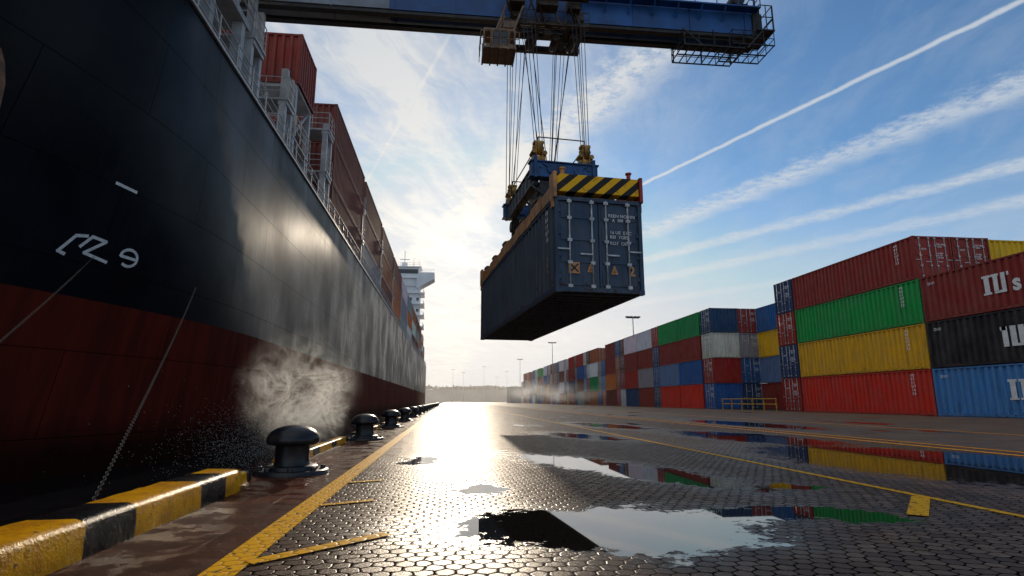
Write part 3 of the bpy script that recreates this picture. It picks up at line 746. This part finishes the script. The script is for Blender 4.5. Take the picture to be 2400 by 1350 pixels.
for (x,y,zz),(tx,ty) in zip(SH,tops):
    p=R@Vector((x,y,zz))+Vector((cx,cy,ZT))
    for dx in(-.12,-.04,.06,.14):
        ro.cyl(p+Vector((dx,0,0)),(p.x*.55+tx*.45+dx*1.8,p.y*.4+ty*.6,15.15),.012,5)
    ro.cyl(p,(tx,ty,15.15),.014,5)
for tx,ty in((3.0,YB-.3),(4.0,YB-.3),(4.7,YB+.3)):
    ro.cyl(R@Vector((.1,-1.15,2.1))+Vector((cx,cy,ZT)),(tx,ty,15.05),.016,5)
p=R@Vector((-1.0,1.4,2.1))+Vector((cx,cy,ZT));
for dx in(0,.12):ro.cyl(p+Vector((dx,0,0)),(p.x+dx,p.y-.6,15.2),.014,5)
mk('hoist_rope',ro,[BLACKROPE],parent=cro)
# ------------------------------------------------------------------ ship
DZ=11.2;CXS=-17.;YS=183.
def hullX(Y,z):
    u=min(1,max(0,(z+3)/14.2))**1.5;st=24.6-10.9*u;en=-8*u
    d=min(1,max(0,st-Y)/(st-en));return -7-10*d**1.9
b=MB();zs=[-3+14.2*i/20 for i in range(21)]
ys=[-8+.8*i for i in range(45)]+[28+(YS-28)*i/50 for i in range(51)]
nz=len(zs)
for side in(0,1):
    base=len(b.v)
    for Y in ys:
        for zz in zs:
            x=hullX(Y,zz);x=x if side==0 else 2*CXS-x;b.v.append((x,Y,zz))
    for i in range(len(ys)-1):
        for k in range(nz-1):
            q=(base+i*nz+k,base+(i+1)*nz+k,base+(i+1)*nz+k+1,base+i*nz+k+1)
            b.f.append(q if side==0 else q[::-1]);b.m.append(0);b.sm.append(True)
b.q([(-7,YS,-3),(2*CXS+7,YS,-3),(2*CXS+7,YS,DZ),(-7,YS,DZ)])
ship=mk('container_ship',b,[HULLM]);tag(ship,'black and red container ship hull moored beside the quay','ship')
b=MB()
for a,c in zip(ys,ys[1:]):
    xa,xc=hullX(a,DZ)-.02,hullX(c,DZ)-.02
    b.q([(2*CXS-xa,a,DZ-.05),(xa,a,DZ-.05),(xc,c,DZ-.05),(2*CXS-xc,c,DZ-.05)])
mk('deck',b,[DECKM],parent=ship)
b=MB()
for a,c in zip(ys,ys[1:]):b.beam((hullX(a,DZ)+.0,a,DZ+.03),(hullX(c,DZ)+.0,c,DZ+.03),.14,.1)
mk('gunwale',b,[GREYP],parent=ship)
b=MB();Y=9.;prev=None
while Y<YS-1:
    p=Vector((hullX(Y,DZ)-.12,Y,DZ+.06));b.cyl(p,p+Vector((0,0,1.1)),.03,5)
    if prev:
        for h in(.37,.74,1.1):b.cyl(prev+Vector((0,0,h)),p+Vector((0,0,h)),.02,4)
    prev=p;Y+=1.5
mk('guard_rail',b,[GREYP],parent=ship)
def lash(y,ztop,w=7,x0=-7.45,d=.9):
    b=MB();n=3
    for i in range(n):
        x=x0-i*2.5
        for yy in(y-d/2,y+d/2):b.box(x-.14,x+.14,yy-.12,yy+.12,DZ,ztop)
        zz=DZ+2.4
        while zz<ztop:
            b.box(x-.2,x+.2,y-d/2-.1,y+d/2+.1,zz-.1,zz+.1);zz+=2.6
        zz=DZ
        while zz+2.6<=ztop:
            b.beam((x,y-d/2,zz),(x,y+d/2,zz+2.4),.09,.09);zz+=2.6
    zz=DZ+2.4
    while zz<=ztop+.1:
        b.box(x0-n*2.5,x0+.25,y-d/2-.15,y+d/2+.15,zz+.1,zz+.2)
        rail(b,(x0-n*2.5,y-d/2-.1,zz+.2),(x0+.2,y-d/2-.1,zz+.2),1.0,8,.022,3)
        rail(b,(x0+.22,y-d/2-.1,zz+.2),(x0+.22,y+d/2+.1,zz+.2),1.0,2,.022,3);zz+=2.6
    mk('lashing_bridge',b,[GREYP],parent=ship)
lash(20.2,15.4);lash(24.6,15.2);lash(32.9,16.7,d=1.2)
bays=[34.4+13.2*i for i in range(9)]
for yb in bays[1:]:lash(yb-.52,DZ+5.3,d=.6)
lash(bays[-1]+12.8,DZ+5.3,d=.6)
b=MB();b.box(-27,-8.6,13,24,DZ,DZ+1.6);b.box(-27,-8.3,25.4,150,DZ-.04,DZ+.18)
for i in range(24):
    yy=26+i*5;b.box(-8.29,-7.9,yy,yy+.12,DZ,DZ+.9)
mk('hatch_coaming',b,[GREYP],parent=ship)
b=MB()
for yy in(11.5,14,16.5,19):
    b.box(-7.75,-7.4,yy-.15,yy+.15,DZ,DZ+2.6);b.box(-10.2,-9.9,yy-.15,yy+.15,DZ,DZ+2.6)
    b.beam((-7.6,yy,DZ+2.4),(-7.6,yy+1.1,DZ+1.2),.12,.12)
b.box(-12.5,-7.35,11,19.4,DZ+2.6,DZ+2.85)
rail(b,(-7.3,11,DZ+2.85),(-7.3,19.6,DZ+2.85),1.1,6,.03,3)
mk('forecastle_platform',b,[GREYP],parent=ship)
gs='containers stacked on the ship'
for k in range(3):
    container(6.06,'white',-7.6-W/2,15.9,DZ+2.87+k*S,0,False,'stacked on the ship deck',gs)
b=MB()
for x in(-7.5,-9.6):
    for yy in(25.8,28.4):b.box(x-.13,x+.13,yy-.13,yy+.13,DZ,15.4)
for zz in(12.7,15.28):
    b.box(-9.7,-7.35,25.7,28.5,zz,zz+.12)
for x in(-7.5,-9.6):b.beam((x,25.8,12.8),(x,28.4,15.3),.1,.1)
rail(b,(-7.3,25.7,12.82),(-7.3,28.5,12.82),1.0,3,.03,3);rail(b,(-9.6,25.6,12.82),(-7.3,25.6,12.82),1.0,3,.03,3)
mk('container_support',b,[GREYP],parent=ship)
container(2.99,'maroon',-7.25-W/2,25.6+1.5,15.42,math.pi,True,'on a steel support aboard ship',gs)
container(2.99,'maroon',-7.25-W/2-2.5,25.6+1.5,15.42,math.pi,True,'on a steel support aboard ship',gs)
pp=[['brown','brown','brown'],['grey','brown','brown'],['brown','rust','brown'],['orange','rust','brown'],['grey','grey','white'],['white','orange','grey'],['brown','white','rust'],['maroon','grey','brown'],['grey','rust','brown']]
for i,yb in enumerate(bays):
    for k in range(3):
        container(12.19,pp[i][k],-7.3-W/2,yb+6.1,DZ+.2+k*S,math.pi,i<1,'stacked on the ship deck',gs)
        if i<1:container(12.19,random.choice(['brown','maroon']),-7.3-W/2-2.5,yb+6.1,DZ+.2+k*S,math.pi,False,'stacked on the ship deck',gs)
for yb in(162,170):
    for k in range(2 if yb>165 else 3):container(6.06,random.choice(['rust','brown']),-7.4-W/2,yb+3,DZ+.1+k*S,0,False,'stacked on the ship stern',gs)
# superstructure
b=MB();b.box(-26,-8.2,153.5,160,DZ,31)
for zz in(14,17,20,23,26,29):b.box(-26.3,-7.0,152.6,160.3,zz,zz+.25);rail(b,(-26.2,152.7,zz+.2),(-7.1,152.7,zz+.2),1.0,14,.03);rail(b,(-7.1,152.7,zz+.2),(-7.1,160,zz+.2),1.0,6,.03)
b.box(-25,-9,153,160,31,33.0)
b.box(-30,-4.3,152.4,157.5,33.0,33.35)
b.q([(-4.3,152.4,33),(-4.3,157.5,33),(-9,157.5,30.2),(-9,152.4,30.2)]);b.q([(-4.3,152.4,33),(-9,152.4,30.2),(-9,152.4,33)]);b.q([(-4.3,157.5,33),(-9,157.5,33),(-9,157.5,30.2)])
b.box(-26,-8.4,152.6,157.3,33.35,36.0);b.box(-8.397,-4.35,152.45,152.6,33.35,34.7);b.box(-4.45,-4.33,152.6,157.4,33.35,34.7)
b.box(-26.6,-7.8,152.2,157.7,36,36.25);rail(b,(-26,152.5,36.25),(-8,152.5,36.25),1.,10,.04);rail(b,(-8.2,152.5,34.7),(-4.4,152.5,34.7),.9,5,.03)
b.box(-13.2,-11.8,154,156,36.25,37.6);b.cyl((-12.5,155,37.6),(-12.5,155,41),.1,8);b.box(-13.8,-11.2,154.9,155.1,38.6,38.8);b.cyl((-10,154,36.25),(-10,154,39),.05,6);b.cyl((-8.6,154,36.25),(-8.6,154,38.5),.05,6)
b.box(-20,-13,160.5,165,DZ,32)
sup=mk('superstructure',b,[SUPERW],parent=ship)
g=MB();g.box(-25.6,-8.7,152.55,152.59,34.3,35.5);mk('window',g,[GLASS],parent=sup)
wm=MB();wm.box(0,.7,153.45,153.49,0,.8);wm=wm.mesh('window',[GLASS])
for zz in(21.1,24.1,27.1):
    for i in range(5):mk('window',wm,parent=sup,loc=(-16.4+i*1.85,0,zz))
# draft marks
def stroke(b,pts,wd):
    for (a,c) in zip(pts,pts[1:]):
        a=Vector(a);c=Vector(c);d=(c-a).normalized();n=Vector((-d.y,d.x))*wd/2;a2=a-d*wd*.3;c2=c+d*wd*.3
        N=4
        for i in range(N):
            p=a2.lerp(c2,i/N);q=a2.lerp(c2,(i+1)/N)
            b.q([(hullX(k.x,k.y)+.015,k.x,k.y) for k in (p-n,q-n,q+n,p+n)])
c0=Vector((14.5,4.2))
arc=[(c0.x+.25*math.cos(t),c0.y+.2*math.sin(t)) for t in [math.radians(a) for a in range(180,-131,-20)]]
for st in ([[(13.5,5.74),(14.1,5.74)]],[[(12.8,3.93),(13.05,4.34),(13.3,4.4)],[(12.8,3.93),(12.95,3.9)]],[[(13.42,4.42),(13.22,4.14)],[(13.42,4.42),(13.78,4.4),(13.35,4.03),(13.95,3.96)]],[arc,[(14.27,4.2),(14.74,4.2)]]):
    b=MB()
    for q in st:stroke(b,q,.07)
    mk('draft_mark',b,[WHITEP],parent=ship)
lettering(ship,'05',.3,(hullX(12,10.3)+.05,12.2,10.1),((0,1,0),(0,0,1)),YELLOWM)
b=MB();ax,ay,az=hullX(10,6.5)+.35,10.2,6.95
for i in range(5):
    b.cyl((ax-.1,ay,az+.0+i*.2),(ax-.1,ay,az+.16+i*.2),.055,8)
b.lathe([(0,az+.1),(.12,az+.05),(.2,az-.2),(.26,az-.6),(.25,az-1.0),(.18,az-1.4),(.09,az-1.7),(0,az-1.8)],14,ax,ay)
mk('anchor',b,[RUSTM],parent=ship)
def chain(name,p0,p1,sag,link,lab):
    p0=Vector(p0);p1=Vector(p1);Ln=(p1-p0).length;n=int(Ln/(link*.8));b=MB()
    for i in range(n):
        t=(i+.5)/n;c=p0.lerp(p1,t);c.z-=sag*4*t*(1-t)
        d=(p1-p0).normalized();a=d.orthogonal().normalized();e=d.cross(a)
        if i%2:a=e
        pts=[c+d*link*.5*math.cos(k)+a*link*.24*math.sin(k) for k in [j*math.pi/4 for j in range(8)]]
        for j in range(8):b.cyl(pts[j],pts[(j+1)%8],link*.036,3,caps=False)
    o=mk(name,b,[CHAINM]);tag(o,lab,'chain','mooring chains between ship and quay')
chain('mooring_chain',(-7.05,16.6,3.9),(-2.22,3.98,.02),.12,.06,'thin steel chain hanging from the ship hull to the quay')
chain('mooring_chain',(hullX(13.6,4.0)+.02,13.6,4.0),(-2.22,1.6,-.2),.08,.05,'thin steel chain hanging from the ship hull to the quay')
# ------------------------------------------------------------------ yard furniture
def lamp(x,y,h):
    b=MB();b.cyl((0,0,0),(0,0,h),.17,8,.08);b.box(-.3,.3,-.3,.3,0,.3)
    o=mk('street_lamp',b,[GALV],loc=(x,y,0));tag(o,'tall galvanised floodlight mast in the container yard','lamp post','floodlight masts')
    b=MB();b.box(-1.1,1.1,-.06,.06,h-.06,h+.06)
    for xx in(-1.0,-.35,.35,1.0):b.box(xx-.25,xx+.25,-.3,.25,h+.06,h+.28)
    mk('lamp_head',b,[DARKSTEEL],parent=o)
lamp(31.5,96,14.9);lamp(31.,172,18);lamp(31,252,18.6)
b=MB()
for i in range(6):b.box(-.04+XF-.2,.04+XF-.2,45.6+i*1.9-.04,45.6+i*1.9+.04,0,1.05)
for h in(.55,1.0):b.box(XF-.23,XF-.17,45.6,55.1,h-.04,h+.04)
o=mk('safety_barrier',b,[YELLOWM]);tag(o,'yellow steel safety barrier in front of stacked containers','barrier')
b=MB()
b.q([(-2,420,0),(700,420,0),(700,430,9),(-2,430,9)]);b.q([(-400,420,-1),(-2,420,-1),(-2,430,9),(-400,430,9)])
b.q([(-400,430,9),(700,430,9),(700,470,9),(-400,470,9)])
o=mk('embankment',b,[EMB]);struct(o)
b=MB();xs=[-900+30*i for i in range(80)]
def hh(x):return 17+7*math.sin(x*.011)+4*math.sin(x*.037+1)+2*math.sin(x*.13)
for i in range(79):
    b.q([(xs[i],800,-1),(xs[i+1],800,-1),(xs[i+1],840,hh(xs[i+1])),(xs[i],840,hh(xs[i]))])
struct(mk('hills',b,[HILLM]))
b=MB()
for i in range(900):
    x=random.uniform(-60,120);h=random.uniform(1,3.2);c=Vector((x,random.uniform(428,434),9+h*.4))
    for k in range(3):
        a=Vector((random.uniform(-1,1),random.uniform(-.5,.5),random.uniform(-.6,1)))*h*.5
        t=Vector((random.uniform(-1,1),0,random.uniform(-1,1)))*h*.5
        b.q([c+a,c+a+t,c-a+t*.3])
o=mk('woodland',b,[FOLM]);o['kind']='stuff';o['label']='hazy distant line of shrubs on an embankment'
for i,(x,h) in enumerate([(10,20),(24,24),(33,17),(3,22),(40,21)]):
    b=MB();b.cyl((0,0,0),(0,0,h),.16,6,.08);b.box(-1.2,1.2,-.1,.1,h-.3,h)
    o=mk('street_lamp',b,[GALV],loc=(x,395+i,0));tag(o,'slim distant lamp mast beside the far embankment','lamp post','distant lamp masts')
b=MB();b.box(24,34,228,240,0,6);b.box(23.7,34.3,227.7,240.3,6,6.3)
for i in range(3):b.box(25+i*3,27+i*3,227.9,228,0,3.5)
o=mk('warehouse',b,[EMB]);tag(o,'small grey port building beyond the container row','building')
# ------------------------------------------------------------------ steam, mist, haze, spray
def volume(name,x0,x1,y0,y1,z0,z1,dens,scale,label,wisp=True,detail=3,warp=1.5,rate=1.,lo=.8):
    m=bpy.data.materials.new(name+'_vapour');m.use_nodes=True;nt=m.node_tree;nt.nodes.clear()
    out=nt.nodes.new('ShaderNodeOutputMaterial');pv=nt.nodes.new('ShaderNodeVolumePrincipled');L(nt,pv.outputs[0],out.inputs['Volume'])
    pv.inputs['Color'].default_value=(.93,.97,1,1);pv.inputs['Anisotropy'].default_value=.55
    p=pos(nt);c=((x0+x1)/2,(y0+y1)/2,(z0+z1)/2)
    q=vm(nt,'MULTIPLY',vm(nt,'SUBTRACT',p,c),(2/(x1-x0),2/(y1-y0),2/(z1-z0)))
    n0=noise(nt,p,scale*.6,2,.5,0,True)
    nn=vm(nt,'SUBTRACT',n0,(.5,.5,.5))
    q2=vm(nt,'ADD',q,vm(nt,'MULTIPLY',nn,(warp,warp,warp)))
    fall=mth(nt,'MULTIPLY',sstep(nt,vm(nt,'LENGTH',q2),.95,.1),sstep(nt,vm(nt,'LENGTH',q),1.,.5))
    zq=sep(nt,q)[2];low=sstep(nt,zq,.9,-.9,.35,1.)
    pw=vm(nt,'ADD',p,vm(nt,'MULTIPLY',nn,(1.2/scale*1.8,)*3))
    n=noise(nt,pw,scale,detail,.62,.8)
    if wisp:
        rd=mth(nt,'SUBTRACT',1.,mth(nt,'ABSOLUTE',mth(nt,'SUBTRACT',mth(nt,'MULTIPLY',n,2.),1.)))
        n=mth(nt,'ADD',mth(nt,'POWER',sstep(nt,rd,lo,1.),2.2),mth(nt,'MULTIPLY',sstep(nt,n,.5,.72),.05))
    else:n=sstep(nt,n,.42,.7)
    d=mth(nt,'MULTIPLY',mth(nt,'MULTIPLY',mth(nt,'MULTIPLY',n,fall),low),dens);L(nt,d,pv.inputs['Density'])
    try:m.cycles.volume_step_rate=rate
    except Exception:pass
    b=MB();b.box(x0,x1,y0,y1,z0,z1);o=mk(name,b,[m]);o['kind']='stuff';o['label']=label;return o
volume('steam',-3.9,-1.7,8.8,15.5,-.4,2.4,1.5,1.7,'white backlit steam rising between ship and quay',warp=2.3,rate=.22,lo=.86)
volume('mist',3,21,55,88,.03,4.,.16,.25,'low mist drifting over the wet yard',False,2,1.5,.6)
m=bpy.data.materials.new('haze_air');m.use_nodes=True;nt=m.node_tree;nt.nodes.clear()
out=nt.nodes.new('ShaderNodeOutputMaterial');vs=nt.nodes.new('ShaderNodeVolumeScatter');vs.inputs['Density'].default_value=.0009;vs.inputs['Anisotropy'].default_value=.6;vs.inputs['Color'].default_value=(1,.97,.93,1)
L(nt,vs.outputs[0],out.inputs['Volume'])
b=MB();b.box(-250,300,130,412,-.5,50);o=mk('haze',b,[m]);o['kind']='stuff';o['label']='thin sunlit harbour haze in the distance'
mspray,nt,bs=newmat('water_droplets');bs.inputs['Base Color'].default_value=(.6,.6,.6,1);bs.inputs['Roughness'].default_value=.15
b=MB()
for i in range(5000):
    c=Vector((random.gauss(-2.9,.4),random.gauss(9.6,1.0),abs(random.gauss(0,.36))+random.uniform(-.3,.15)));r=random.uniform(.0015,.0042)
    if c.x>-2.2:continue
    vs=[c+Vector(k)*r for k in((1,0,0),(-1,0,0),(0,1,0),(0,-1,0),(0,0,1),(0,0,-1))];o0=len(b.v);b.v+=[tuple(k) for k in vs]
    for f in((0,2,4),(2,1,4),(1,3,4),(3,0,4),(2,0,5),(1,2,5),(3,1,5),(0,3,5)):b.f.append(tuple(o0+k for k in f));b.m.append(0);b.sm.append(True)
o=mk('spray',b,[mspray]);o['kind']='stuff';o['label']='fine water droplets splashing up between hull and quay'
